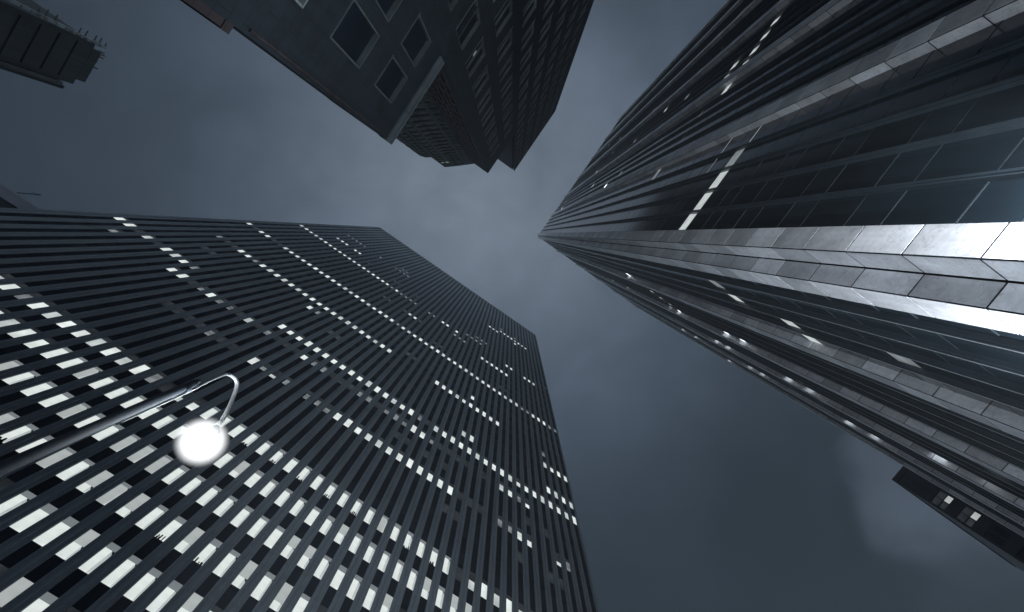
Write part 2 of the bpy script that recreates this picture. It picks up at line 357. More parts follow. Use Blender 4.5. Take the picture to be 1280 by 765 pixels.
put(-5, rg(13, 22), 'W'); put(-5, [15, 17], 'H'); put(-6, rg(15, 22), 'W'); put(-6, [16], 'G')
XG = PX + .012      # glass plane
def zsill(f): return Z0 + FL*f
def zhead(f): return zsill(f) + .565*FL
def size_px(f, b):
    y = B0 - b*BAY - .3; z = zsill(f)+1.1; d2 = XG*XG + y*y + z*z
    return (1/d2)*(1/d2)**.5
inview = lambda f, b: True
order = sorted([k for k in LIT if LIT[k] in 'WGH'], key=lambda k: -size_px(*k))
# keep to the ones inside the picture
def project(p):
    v = Vector(p); xr = v.dot(cx_); yu = v.dot(cy_); zf = -v.dot(cz_)
    return 640 + FPX*xr/zf, 382.5 - FPX*yu/zf
def seen(k):
    y = B0 - k[1]*BAY - .3; x_, y_ = project((XG, y, zsill(k[0])+1.)); return -12 < x_ < 1290 and -12 < y_ < 775
near = set([k for k in order if seen(k)][:100])
PM = {'W': 'white_pane', 'G': 'grey_pane', 'g': 'faint_pane', 'H': 'white_pane'}
def window_mesh(k, s):
    f, b = k; ya, yb = strip(b); z0, z1 = zsill(f), zhead(f)
    rr = random.Random(f*977+b*31)
    bl = {'W': rr.choice([.16, .17, .18, .2, .24, .15]), 'G': .12, 'g': .1, 'H': rr.choice([.62, .7, .5])}[s]
    return ya, yb, z0, z1, z1 - bl*(z1-z0)
rest = MB()
for k in LIT:
    s = LIT[k]; f, b = k; ya, yb, z0, z1, zb = window_mesh(k, s)
    if k in near:
        r8 = random.Random(f*51+b*17); ys = ya + (yb-ya)*r8.choice([0, .18, .22, .3, 0])
        w = MB(); w.quad((XG, ys, z0), (XG, ys, zb), (XG, yb, zb), (XG, yb, z0), 0)
        if ys > ya: w.quad((XG, ya, z0), (XG, ya, zb-.3*r8.random()), (XG, ys, zb), (XG, ys, z0), 2)
        if s == 'W' and r8.random() < .12:
            yt = ya + .12 + r8.random()*.2; zt = z0 + r8.random()*.5
            w.quad((XG-.004, yt, zt), (XG-.004, yt, zt+.75), (XG-.004, yt+.10, zt+.75), (XG-.004, yt+.10, zt), 3)
        w.box(XG-.018, XG+.0, ya, yb, z0-.06, z0-.004, 1)          # sill bar
        cz = ((XG), (ya+yb)/2, z0)
        w.v = [(x-cz[0], y-cz[1], z-cz[2]) for x, y, z in w.v]
        o = w.build('window', [M['mid_pane' if s == 'G' and f <= 0 else PM[s]], M['bronze'], M['soft_pane'], M['tube']], T1); o.location = Vector(cz) - OFF1
        o['group'] = 'lit windows of the office tower'
        bb = MB(); bb.box(-.012, .0, ya-cz[1], yb-cz[1], zb-cz[2]+.003, z1-cz[2], 0)
        bo = bb.build('window_blind', M['mid_pane'] if s == 'H' else M['blind'], o)
        if (f*7+b*3) % 6 == 0 and s == 'W':
            pl = MB(); r6 = random.Random(f*13+b)
            for q_ in range(7):
                yy = ya + r6.uniform(.04, .5); hh = r6.uniform(.08, .42); ww = r6.uniform(.02, .05)
                pl.box(-.016, -.004, yy-ww-cz[1], yy+ww-cz[1], .0, hh)
            pl.build('window_plant', M['darkglass'], o)
    else:
        r9 = random.Random(f*91+b*7); hh = z1-z0
        zm = z0 + hh*({'W': r9.uniform(.58, .82), 'H': r9.uniform(.25, .5), 'G': r9.uniform(.45, .8), 'g': .8}[s])
        zl = z0 + hh*(r9.uniform(.0, .12) if s in 'Gg' else 0)
        yq = yb - (yb-ya)*(r9.uniform(0, .25) if s == 'G' else 0)
        rest.quad((XG, ya, zl), (XG, ya, zm), (XG, yq, zm), (XG, yq, zl), (0 if r9.random() < .75 else 5) if s in 'WH' else (1 if s == 'G' else 2))
        rest.quad((XG, ya, zm), (XG, ya, z1), (XG, yb, z1), (XG, yb, zm), 2 if s in 'WHG' else 4)
        if zl > z0: rest.quad((XG, ya, z0), (XG, ya, zl), (XG, yb, zl), (XG, yb, z0), 4)
        if yq < yb: rest.quad((XG, yq, zl), (XG, yq, zm), (XG, yb, zm), (XG, yb, zl), 4)
for f in range(-10, 39):
    for b in range(-9, 45):
        if (f, b) in LIT: continue
        ya, yb = strip(b); z0, z1 = zsill(f), zhead(f)
        tl = (rnd.random()-.5)*.02
        rest.quad((XG+tl, ya, z0), (XG-tl, ya, z1), (XG-tl, yb, z1), (XG+tl, yb, z0), 4)
local(rest, T1).build('window', [M['white_pane'], M['grey_pane'], M['faint_pane'], M['blind'], M['darkglass'], M['soft_pane']], T1, kind='stuff')
sp = MB()
for f in range(-11, 39):
    for b in range(-9, 45):
        ya, yb = strip(b); z0 = zhead(f) + .004; z1 = zsill(f+1) - .064
        if f == 38: z1 = ROOF-1.21
        sp.box(XG-.022, XG+.10, ya+.002, yb-.002, z0, z1)
local(sp, T1).build('spandrel', M['spandrel'], T1, kind='stuff')

# ------------------------------------------------------------------ marble and glass tower (right)
T2 = empty('marble_tower', (-34, -35, GZ), label='dark glass tower with pale marble corner pillar and pilasters rising at right', cat='tower')
OFF2 = Vector(T2.location)
TOP = 232.0; XF, YF = -4.83, -9.0            # front planes of the two faces
XGL, YGL = XF-.56, YF-.52                    # glass planes
PAN = 2.5
JW = .07
def inset(poly, d):
    cxx = sum(p[0] for p in poly)/len(poly); cyy = sum(p[1] for p in poly)/len(poly)
    return [(x + math.copysign(d, cxx-x), y + math.copysign(d, cyy-y)) for x, y in poly]
def stone_column(name, poly, top, label=None, phase=12.3, group=None):
    """facing slabs on a dark core; open joints at every course and at the corners"""
    mb = MB(); k = len(poly); z = phase
    while z > GZ: z -= PAN
    while z < top:
        a, b = max(z, GZ), min(z+PAN-JW, top)
        if b - a > .05:
            for i in range(k):
                p, q = Vector(poly[i]), Vector(poly[(i+1) % k]); d = (q-p).normalized(); n = Vector((-d.y, d.x))
                c = Vector((sum(v[0] for v in poly)/k, sum(v[1] for v in poly)/k))
                if n.dot(c-p) < 0: n = -n
                p2, q2 = p + d*.04, q - d*.04
                mb.prism([tuple(p2), tuple(q2), tuple(q2+n*.012), tuple(p2+n*.012)], a, b)
        z += PAN
    o = local(mb, T2).build(name, M['marble'], T2)
    if label: o['label'] = label
    if group: o['group'] = group
    c = MB(); c.prism(inset(poly, .014), GZ, top-.05); local(c, T2)
    c.build('joint_core', M['joint'], o)
    return o
A0, A1, B2, B4 = -.739*9, -.6227*9, -1.097*9, -1.2185*9
# notched corner: two square marble shafts
pa = [(A0, YF), (A1, YF), (A1, B2), (A0, B2)]
pb = [(A1+.004, B2+0.0), (XF, B2), (XF, B4), (A1+.004, B4)]
stone_column('corner_pillar', pa, TOP+1.2, 'corner pillar shaft facing the crossing, floodlit at its foot')
stone_column('corner_pillar', pb, TOP+1.2, 'corner pillar shaft set forward beside the long glass face')
PU = [-15.4 - 9.6*i for i in range(6)]; PL = [-19.4 - 10.1*i for i in range(5)]
for x in PU: stone_column('pilaster', [(x, YF), (x-1.2, YF), (x-1.2, YGL-.1), (x, YGL-.1)], TOP, group='pilasters on the upper face of the marble tower')
for y in PL: stone_column('pilaster', [(XF, y), (XF, y-1.15), (XGL-.1, y-1.15), (XGL-.1, y)], TOP, phase=10.8, group='pilasters on the lower face of the marble tower')
XE, YE = -64.6, -61.0
core = MB(); core.box(XE, XGL-.30, YE, YGL-.30, GZ, TOP-.6); local(core, T2).build('tower_core', M['joint'], T2)
cap = MB(); cap.box(XE-.02, XGL+.0, YE-.02, YGL+.0, TOP-.6, TOP-.05); local(cap, T2).build('roof_parapet', M['bronze'], T2)
# bays of glass between stone; each bay has mullions
def bays_u():
    e = [A0] + [v for x in PU for v in (x, x-1.2)] + [XE]; return [(e[i], e[i+1]) for i in range(0, len(e)-1, 2)]
def bays_l():
    e = [B4] + [v for y in PL for v in (y, y-1.15)] + [YE]; return [(e[i], e[i+1]) for i in range(0, len(e)-1, 2)]
FH = 4.9; FZ = 37.15
mul0 = None
glassU = MB(); lit2 = []; winN = []
def pane_edges(a, b):
    n = max(1, round(abs(b-a)/1.72)); return [a + (b-a)*k/n for k in range(n+1)]
FLOORS = range(-7, 40)
LU = {(0, 0, 0): 'W', (0, 0, 1): 'W', (0, 0, 2): 'W', (0, 0, 3): 'G', (0, 0, 4): 'T', (1, 0, 3): 'T', (1, 0, 4): 'T',
      (4, 2, 0): 'W', (4, 2, 1): 'W', (4, 2, 2): 'W', (4, 1, 4): 'W', (4, 2, 3): 'W', (5, 2, 0): 'W', (5, 2, 1): 'W', (5, 1, 3): 'T', (5, 0, 4): 'G',
      (5, 1, 1): 'T', (9, 2, 2): 'G', (12, 2, 3): 'W', (9, 3, 1): 'T', (12, 1, 1): 'G', (15, 2, 1): 'G', (20, 1, 2): 'W', (24, 3, 1): 'W', (28, 4, 2): 'W', (22, 2, 3): 'G', (30, 3, 3): 'W', (34, 1, 2): 'W', (33, 0, 3): 'T', (26, 0, 4): 'T'}
LL = {(0, 0, 1): 'G', (0, 0, 2): 'W', (-1, 0, 3): 'W', (-1, 0, 4): 'W', (-3, 0, 3): 'G', (-3, 0, 4): 'g', (10, 1, 1): 'W', (10, 1, 2): 'W', (10, 1, 3): 'W', (9, 1, 3): 'T', (10, 1, 4): 'W',
      (11, 1, 4): 'W', (3, 2, 2): 'T', (-1, 2, 1): 'W', (-3, 1, 3): 'W', (-3, 1, 4): 'G', (5, 2, 3): 'W', (18, 1, 4): 'W', (22, 1, 4): 'W', (8, 3, 2): 'W', (6, 3, 1): 'W', (2, 3, 3): 'W', (0, 2, 4): 'W', (12, 3, 4): 'W', (16, 4, 1): 'W'}
for k_ in [(5,1,4),(6,1,4),(10,1,4),(5,2,4),(6,2,4),(10,2,4),(11,2,4),(1,2,4),(5,3,4),(6,3,4),(11,3,4),(12,3,4),(18,3,4),(20,3,4),(18,4,4),(10,0,4)]: LL[k_] = 'B'
for k_ in [(12,4,0),(16,3,0),(20,5,0),(8,5,0),(24,2,0),(14,1,0),(28,3,0),(33,1,0),(30,5,0),(10,4,0)]: LU[k_] = 'B'
def make_face(axis, bays, LITM, pre):
    plane = YGL if axis == 'u' else XGL
    def P(u, d, z): return (u, plane + d, z) if axis == 'u' else (plane + d, u, z)
    def bx(mb, u0, u1, d0, d1, z0, z1, m=0):
        a = P(u0, d0, z0); b = P(u1, d1, z1); mb.box(a[0], b[0], a[1], b[1], a[2], b[2], m)
    panes = []
    for bi, (a, b) in enumerate(bays):
        es = pane_edges(a, b)
        for k, e in enumerate(es[1:-1]):
            mb = MB(); bx(mb, e-.09, e+.09, .0, .20, GZ, TOP-.6); bx(mb, e-.04, e+.04, .2, .28, GZ, TOP-.6); bx(mb, e-.010, e+.010, .28, .295, GZ, TOP-.6, 1)
            o = local(mb, T2).build('mullion', [M['bronze'], M['nose'] if axis == 'l' else M['bronze']], T2); o['group'] = 'mullions of the marble tower'
        for pi in range(len(es)-1):
            for f in FLOORS:
                panes.append((bi, pi, f, es[pi], es[pi+1]))
    def dist(p):
        z = FZ + FH*p[2]; c = P((p[3]+p[4])/2, 0, z); return c[0]**2 + c[1]**2 + c[2]**2
    def vis(p):
        z = FZ + FH*p[2]+1; x_, y_ = project(P((p[3]+p[4])/2, 0, z)); return -5 < x_ < 1285 and -5 < y_ < 770
    panes.sort(key=lambda p: (not vis(p), dist(p)))
    rest = MB()
    for n, (bi, pi, f, e0, e1) in enumerate(panes):
        s = LITM.get((f, bi, pi)); z0 = FZ + FH*f
        a, b = min(e0, e1)+.085, max(e0, e1)-.085
        if bi == 0 and pi == 0: b = max(e0, e1)
        if pi == len(pane_edges(*bays[bi]))-2: a = min(e0, e1)
        tz = (rnd.random()-.5)*.012; tu = (rnd.random()-.5)*.01
        mb = MB() if n < 50 else rest
        # vision pane, spandrel pane, thin transoms between
        def pq(za, zb, m):
            q = [P(a, .02+tz+tu, za), P(b, .02+tz-tu, za), P(b, .02-tz-tu, zb), P(a, .02-tz+tu, zb)]
            if axis == 'u': q = q[::-1]
            mb.quad(*q, m)
        h = 1.85
        if s in ('W', 'G', 'g', 'B'):
            pq(z0, z0+1.5, {'W': 1, 'G': 2, 'g': 3, 'B': 5}[s]); pq(z0+1.5, z0+h, 0)
        elif s == 'T':
            pq(z0, z0+.12, 1); pq(z0+.12, z0+h, 0)
        else: pq(z0, z0+h, 0)
        pq(z0+h+.07, z0+FH-.07, 0)
        bx(mb, a, b, 0, .03, z0+h, z0+h+.06, 4); bx(mb, a, b, 0, .03, z0+FH-.06, z0+FH, 4)
        if n < 50:
            o = local(mb, T2).build('window', [M['curtain'], M['soft_pane'], M['grey_pane'], M['faint_pane'], M['bronze'], M['bright_pane']], T2)
            o['group'] = 'glazed panes of the marble tower'
    local(rest, T2)
    return rest
ru = make_face('u', bays_u(), LU, 'u'); rl = make_face('l', bays_l(), LL, 'l')
n0 = len(ru.v); ru.v += rl.v; ru.f += [tuple(i+n0 for i in f) for f in rl.f]; ru.m += rl.m
ru.build('window', [M['curtain'], M['soft_pane'], M['grey_pane'], M['faint_pane'], M['bronze'], M['bright_pane']], T2, kind='stuff')

# floodlights on brackets low on the marble tower (below the picture, they light the pillar)
def floodlight(wall, pos, aim, power, label):
    t = empty('floodlight', pos, label=label, cat='floodlight', group='floodlights low on the marble tower')
    v = Vector(wall) - Vector(pos)
    b = MB(); b.tube([(0, 0, -.18), tuple(v + Vector((0, 0, -.18)))], .04); b.build('bracket', M['bronze'], t)
    hsg = MB(); hsg.lathe((0, 0, -.2), [(0, 0), (.14, 0), (.2, .12), (.2, .18), (.17, .18), (.15, .1), (0, .08)]); hsg.build('housing', M['bronze'], t)
    ld = bpy.data.lights.new('floodlight_beam', 'SPOT'); ld.spot_size = R(110); ld.spot_blend = .5; ld.energy = power; ld.shadow_soft_size = .12; ld.color = (.93, .97, 1)
    lo = bpy.data.objects.new('floodlight_beam', ld); scene.collection.objects.link(lo); lo.parent = t; lo.location = (0, 0, .05); lo.rotation_euler = (Vector(aim) - Vector(pos)).to_track_quat('-Z', 'Y').to_euler()
    return t
floodlight((-8.3, YGL, 8.9), (-8.3, -7.2, 8.9), (-6.1, -9.0, 13.0), 9500, 'small dark floodlight on a bracket left of the marble corner pillar')
floodlight((XGL, -13.6, 8.9), (-3.1, -13.6, 8.9), (-4.83, -10.4, 13.0), 9500, 'small dark floodlight on a bracket right of the marble corner pillar')

fm = empty('fill_light_mast', (12.4, 1.0, GZ), label='added unseen mast light brightening the marble tower', cat='floodlight')  # unseen mast light, added to brighten the marble
w = MB(); w.tube([(0, 0, 0), (0, 0, 6.3)], [.09, .06]); w.build('pole', M['bronze'], fm)
w = MB(); w.lathe((0, 0, 6.3), [(0, 0), (.25, 0), (.28, .1), (.28, .2), (.24, .2), (.2, .08), (0, .06)]); w.build('housing', M['bronze'], fm)
ld = bpy.data.lights.new('fill_beam', 'SPOT'); ld.energy = 23000; ld.spot_size = R(92); ld.spot_blend = .6; ld.shadow_soft_size = .2; ld.color = (.84, .92, 1)
lo = bpy.data.objects.new('fill_beam', ld); scene.collection.objects.link(lo); lo.parent = fm; lo.location = (0, 0, 6.6)
dv_ = Vector((-7, -14, 25)) - Vector((12.4, 1.0, GZ+6.6)); lo.rotation_euler = dv_.to_track_quat('-Z', 'Y').to_euler()

# ------------------------------------------------------------------ generic recessed facade
class Face:
    """grid facade: P(u, d, z), d outwards from the wall plane"""
    def __init__(s, axis, plane, sign): s.a, s.p, s.s = axis, plane, sign
    def P(s, u, d, z): return (u, s.p + s.s*d, z) if s.a == 'y' else (s.p + s.s*d, u, z)
    def box(s, mb, u0, u1, d0, d1, z0, z1, m=0):
        a = s.P(u0, d0, z0); b = s.P(u1, d1, z1); mb.box(a[0], b[0], a[1], b[1], a[2], b[2], m)
    def wall(s, mb, u0, u1, z0, z1, cols, rows, depth=.35, m=0):
        cols = sorted([tuple(sorted(c)) for c in cols]); x = u0
        for c in cols + [(u1, u1)]:
            if c[0] > x: s.box(mb, x, c[0], -depth, 0, z0, z1, m)
            x = max(x, c[1])
        for c in cols:
            z = z0
            for r in list(rows) + [(z1, z1)]:
                if r[0] > z: s.box(mb, c[0], c[1], -depth, 0, z, min(r[0], z1), m)
                z = r[1]
                if z >= z1: break

# ------------------------------------------------------------------ stepped dark stone tower (top)
T3 = empty('stepped_tower', (-16, 12, GZ), label='dark stone tower with big square windows and a pale parapet, hanging in from the top', cat='tower')
F = Face('y', 10.0, -1)
ROWS = [(1.7+6.68*k, 1.7+6.68*k+4.15) for k in range(0, 24)]
cols0 = [(-3.86, -2.08), (-6.28, -4.52)]
cols1 = [(-10.55, -8.2), (-14.35, -12.0)]
cols2 = [(-8.2-3.8*k-2.35, -8.2-3.8*k) for k in range(2, 7)]
rows0 = [r for r in ROWS if r[1] < 34]; rows1 = [r for r in ROWS if r[1] < 99]; rows2 = [r for r in ROWS if r[1] < 160]
w = MB(); F.wall(w, -6.44, -.27, GZ, 35.3, cols0, rows0)
w.box(-6.44, -.27, 10.7, 14.3, GZ, 35.3); w.box(-.62, -.27, 10.35, 10.7, GZ, 35.3); w.box(-6.44,-.62,10.6,10.7,35.1,35.3)
local(w, T3).build('podium_wall', M['darkstone'], T3)
w = MB(); F.wall(w, -15.3, -6.44, 36.62, 101.5, cols1, [r for r in rows1 if r[0] > 34.5]); w.box(-15.3, -6.80, 10.7, 14.3, 36.62, 101.5)
F.wall(w, -15.3, -6.445, GZ, 36.61, cols1, [(a, min(b, 36.6)) for a, b in rows1 if a < 36]); w.box(-15.3, -6.80, 10.7, 14.3, GZ, 36.61)
F.wall(w, -35.9, -15.305, GZ, 162, cols2, rows2); w.box(-35.9, -15.305, 10.7, 24, GZ, 162)
local(w, T3).build('tower_wall', M['darkstone'], T3)
# brown flank above the podium
FS = Face('x', -6.44, 1)
w = MB()
fc = [(10.75+.62*k, 10.75+.62*k+.30) for k in range(6)]
fr = [(37.5+3.34*k, 37.5+3.34*k+2.5) for k in range(19)]
FS.wall(w, 10.352, 14.3, 36.62, 101.4, fc, fr, depth=.30); w.box(-6.80, -6.745, 10.36, 14.3, 36.62, 101.3)
local(w, T3).build('side_wall', M['brownstone'], T3)
cp = MB()
for (a, b) in [(-2.45, -.2), (-4.5, -2.49), (-6.43, -4.54)]:
    F.box(cp, a, b, -.5, .10, 35.35, 36.15); F.box(cp, a, b, -.55, .16, 36.19, 36.62)
cp.box(-6.43, -.25, 10.55, 14.3, 35.35, 36.6)
local(cp, T3).build('parapet', M['coping'], T3)
st = MB(); st.box(-.268, -.02, 10.0, 14.0, GZ, 16.3); st.box(-.268, .03, 9.95, 14.0, 16.0, 16.42)
st.box(-.50, -.40, 9.93, 9.999, 17.2, 35.3)
local(st, T3).build('base_cornice', M['brownstone'], T3)
tw = []
for c in cols0: tw += [(c, r) for r in rows0]
for c in cols1: tw += [(c, r) for r in rows1]
for c in cols2: tw += [(c, r) for r in rows2]
def dv(t):
    (a, b), (z0, z1) = t; x_, y_ = project(((a+b)/2, 10, z1)); v = -10 < x_ < 1290 and -10 < y_ < 775
    return (not v, (a+b)**2/4+100+z0*z0)
tw.sort(key=dv)
restT = MB(); sparks = {}
for n, ((a, b), (z0, z1)) in enumerate(tw):
    if z1 > 36.3 and z0 < 36.7 and False: continue
    mb = MB() if n < 96 else restT
    t_ = .09
    F.box(mb, a, b, -.30, -.02, z1-t_, z1); F.box(mb, a, b, -.30, .05, z0, z0+t_)
    F.box(mb, a, a+t_, -.30, -.05, z0+t_, z1-t_); F.box(mb, b-t_, b, -.30, -.05, z0+t_, z1-t_)
    zm = z0 + (z1-z0)*.5
    if (a, b) not in cols0: F.box(mb, a+t_, b-t_, -.28, -.12, zm-.05, zm+.05)
    gl = MB() if n < 96 else restT
    gi = 0 if n < 96 else 1
    q = [F.P(a+t_, -.27, z0+t_), F.P(b-t_, -.27, z0+t_), F.P(b-t_, -.27, z1-t_), F.P(a+t_, -.27, z1-t_)]
    gl.quad(*q, gi)
    if n < 96:
        o = local(mb, T3).build('window', M['frame' if (a, b) not in cols2 else 'paleframe'], T3); o['group'] = 'windows of the stepped tower'
        local(gl, T3).build('pane', M['darkglass'], o)
        sparks[(round(a, 1), round(z0, 1))] = o
local(restT, T3).build('window', [M['paleframe'], M['darkglass']], T3, kind='stuff')
# slivers of lit blinds
for (ci, ri, f0, f1, h0, h1) in [(1, 7, .1, .3, 0, .25), (1, 8, .5, .9, .0, .12), (1, 11, .1, .35, .1, .3), (1, 12, .2, .5, .0, .3), (0, 6, .3, .5, .4, .6), (2, 7, .1, .8, 0, .1), (2, 10, .1, .4, .0, .35), (3, 9, .2, .95, .0, .1),
                                 (3, 12, .1, .6, 0, .2), (3, 13, .2, .5, .3, .6), (4, 8, .3, .9, .0, .14), (4, 13, .1, .8, 0, .12), (5, 10, .1, .7, .0, .12), (2, 14, .4, .7, 0, .3), (5, 14, .2, .9, 0, .15), (6, 12, .1, .8, .0, .1), (0, 12, .1, .5, 0, .1)]:
    a, b = (cols1 + cols2)[ci]; z0, z1 = ROWS[ri]
    u0, u1 = a+.1+(b-a-.2)*f0, a+.1+(b-a-.2)*f1; za, zb = z0+.1+(z1-z0-.2)*h0, z0+.1+(z1-z0-.2)*h1
    s_ = MB(); s_.quad(F.P(u0, -.25, za), F.P(u1, -.25, za), F.P(u1, -.25, zb), F.P(u0, -.25, zb))
    local(s_, T3).build('lit_blind', M['mid_pane' if ri % 2 else 'grey_pane'], T3)

# ------------------------------------------------------------------ weathered chamfered tower behind it
T4 = empty('chamfered_tower', (-8, 25, GZ), label='weathered stone tower with chamfered corners and thin pale sills behind the stepped tower', cat='tower')
HT = 130.0
pts = [(-.0195, .27), (-.0185, .217), (-.0219, .2065), (-.0282, .1986), (-.0277, .1687), (-.0427, .1509), (-.0625, .1293), (-.11, .1293)]
out = [(x*HT, y*HT) for x, y in pts] + [(-17, 38), (-2.6, 38)]
w = MB(); z = GZ; k = 0
prof = inset(out, .25)
w.prism(prof, GZ, HT-1)
zz = GZ
while zz < HT:
    w.prism(out, zz, zz+1.35); zz += 3.4
w.prism(out, HT-1.2, HT)
local(w, T4).build('wall', M['greenstone'], T4)
seg = out[:7]
wn_ = 0; rw = MB(); frm = MB()
for i in range(len(seg)-1):
    p, q = Vector(seg[i]), Vector(seg[i+1]); d = q-p; ln = d.length
    if ln < 1.3: continue
    nrm_ = Vector((-d.y, d.x)).normalized()
    if nrm_.dot(-p) < 0: nrm_ = -nrm_
    n = max(1, int(ln/1.5)); z = GZ+1.35+3.4
    while z < HT-3:
        for k in range(n):
            c = p + d*((k+.5)/n); h = .42
            e = d.normalized()
            a1, b1 = c - e*h, c + e*h
            aa, bb = a1 + nrm_*.10, b1 + nrm_*.10
            a0, b0 = a1 - nrm_*.2, b1 - nrm_*.2
            rw.prism([tuple(a0), tuple(b0), tuple(bb), tuple(aa)], z-.16, z-.02, 0)
            g0, g1 = a1 - nrm_*.235, b1 - nrm_*.235
            rw.quad((g0.x, g0.y, z), (g1.x, g1.y, z), (g1.x, g1.y, z+1.9), (g0.x, g0.y, z+1.9), 1)
        for k in range(n+1):
            c = p + d*(k/n); e = d.normalized()*.24
            if 0 < k < n:
                a1, b1 = c-e, c+e
                frm.prism([tuple(a1-nrm_*.3), tuple(b1-nrm_*.3), tuple(b1-nrm_*.02), tuple(a1-nrm_*.02)], z, z+2.05)
        z += 3.4
local(rw, T4).build('window', [M['sill'], M['darkglass']], T4, kind='stuff')
local(frm, T4).build('pier', M['greenstone'], T4, kind='stuff')
sl = MB(); p, q = Vector(seg[5]), Vector(seg[4]); d = (q-p); e = d.normalized(); nv = Vector((e.y, -e.x)); nv = nv if nv.dot(-p) > 0 else -nv
for (f0, f1) in [(.35, .6), (.7, .9)]:
    a1, b1 = p + d*f0 + nv*.12, p + d*f1 + nv*.12
    sl.quad((a1.x, a1.y, 121), (b1.x, b1.y, 121), (b1.x, b1.y, 121.9), (a1.x, a1.y, 121.9))
local(sl, T4).build('lit_window', M['grey_pane'], T4)

# ------------------------------------------------------------------ old apartment tower (top left corner)
T5 = empty('apartment_tower', (18, 80, GZ), label='faint old apartment tower with a pale ornamented edge in the top left corner', cat='tower')
F5 = Face('y', 75.0, -1); H5 = 96.5
w = MB(); w.box(14.2, 22.0, 75.35, 90, GZ, H5-1.5)
z = 20.0
rows5 = []
while z < H5-3: rows5.append((z, z+.45)); z += 3.4
F5.wall(w, 14.2, 22.0, GZ, H5-1.5, [(14.9, 21.4)], rows5, depth=.4)
w.box(15.2, 21.0, 74.95, 82, H5-1.5, H5+.4); w.box(17.0, 20.4, 76.2, 80, H5+.4, H5+2.0)
local(w, T5).build('wall', M['farwall'], T5)
# ornamented pale strip down the near edge: balconies stepping out towards the bottom
r5 = random.Random(3); w = MB(); w2 = MB()
z = H5
while z > 45:
    t_ = (H5-z)/14.; x1 = 14.1 - .30*t_*4*.35
    ln = r5.uniform(.9, 1.7)
    w.box(x1-.34, x1+.12, 74.4, 75.0-.006, z-ln, z)
    if r5.random() < .7: w2.box(x1-.34-r5.uniform(.2, 1.1), x1-.3, 74.6, 74.75, z-.12, z)
    if r5.random() < .6: w2.box(x1-.1, x1+.02, 74.0, 74.5, z-ln*.5, z-ln*.5+.3)
    z -= ln + r5.uniform(.1, .35)
local(w, T5).build('balcony_edge', M['sill'], T5)
for k in range(6):
    x = r5.uniform(14.3, 20); w2.box(x, x+.2, 75.2, 75.4, H5, H5+r5.uniform(.6, 2.0))
for q in range(0, len(w2.v), 8):
    one = MB(); vs8 = w2.v[q:q+8]; xs = [v[0] for v in vs8]; ys = [v[1] for v in vs8]; zs = [v[2] for v in vs8]
    one.box(min(xs), max(xs), min(ys), max(ys), min(zs), max(zs)); local(one, T5).build('roof_ornament', M['greenstone'], T5)
w = MB(); w.box(22.15, 22.75, 74.7, 80, GZ, 92.8); local(w, T5).build('edge_pier', M['greenstone'], T5)
w = MB(); w.box(22.752, 23.3, 74.9, 80, GZ, 93.6); local(w, T5).build('fire_stair', M['darkstone'], T5)

# ------------------------------------------------------------------ low block with pale fascia (left edge)
T6 = empty('office_block', (32, 52, GZ), label='low dark block with a broad pale roof fascia, peeping in at the left edge', cat='building')
w = MB(); w.box(27.75, 60, 42.2, 75, GZ, 57.4)
local(w, T6).build('wall', M['darkstone'], T6)
w = MB(); w.box(27.55, 60.2, 42.0, 75.2, 57.4, 60.0); local(w, T6).build('roof_fascia', M['pale'], T6)
w = MB()
for k in range(14):
    for f in range(10):
        w.box(27.70, 27.749, 43.0+k*2.2, 44.4+k*2.2, 20+3.7*f, 22+3.7*f)
local(w, T6).build('window', M['darkglass'], T6, kind='stuff')
w = MB(); w.tube([(27.4*1.0, 46.9, 60), (27.4, 46.9, 63.0)], .05); w.tube([(27.4, 46.5, 62.4), (27.4, 47.3, 62.4)], .03)
local(w, T6).build('antenna', M['farwall'], T6)

# ------------------------------------------------------------------ far building (lower right)
T7 = empty('distant_building', (-16, -78, GZ), label='dark distant building with three lit windows below the marble tower', cat='building')
F7 = Face('y', -70.6, 1)
cols7 = [(-3.25-2.55*k-2.0, -3.25-2.55*k) for k in range(9)]
rows7 = [(z, z+2.6) for z in [70.2-4.4*k for k in range(16)]][::-1]
w = MB(); F7.wall(w, -27, -2.96, GZ, 80, cols7, rows7, depth=.3); w.box(-27, -2.96, -95, -71.2, GZ, 80); w.box(-27.2, -2.8, -95, -70.4, 79.0, 80.02)
local(w, T7).build('wall', M['darkstone'], T7)
lit7 = {(0, 70.2): 'W', (0, 65.8): 'W', (1, 70.2): 'G', (0, 74.6): 'g'}
for k, c in enumerate(cols7):
    for r in rows7[-10:]:
        s = lit7.get((k, round(r[0], 1)))
        mb = MB(); F7.box(mb, c[0], c[1], -.28, -.1, r[0], r[0]+.12); F7.box(mb, c[0]+.93, c[0]+1.07, -.28, -.1, r[0]+.12, r[1]); F7.box(mb, c[0], c[1], -.28, -.1, r[0]+1.2, r[0]+1.27)
        o = local(mb, T7).build('window', M['bronze'], T7); o['group'] = 'windows of the distant building'
        q = [F7.P(c[0], -.27, r[0]), F7.P(c[1], -.27, r[0]), F7.P(c[1], -.27, r[1]), F7.P(c[0], -.27, r[1])]
        p_ = MB(); p_.quad(*q); local(p_, T7).build('pane', M[{'W': 'faint_pane', 'G': 'faint_pane', 'g': 'darkglass', None: 'darkglass'}[s]], o)
        if s == 'W':
            q = [F7.P(c[0], -.26, r[0]+.2), F7.P(c[0]+.93, -.26, r[0]+.2), F7.P(c[0]+.93, -.26, r[0]+1.2), F7.P(c[0], -.26, r[0]+1.2)]
            p_ = MB(); p_.quad(*q); local(p_, T7).build('bright_pane', M['mid_pane'], o)

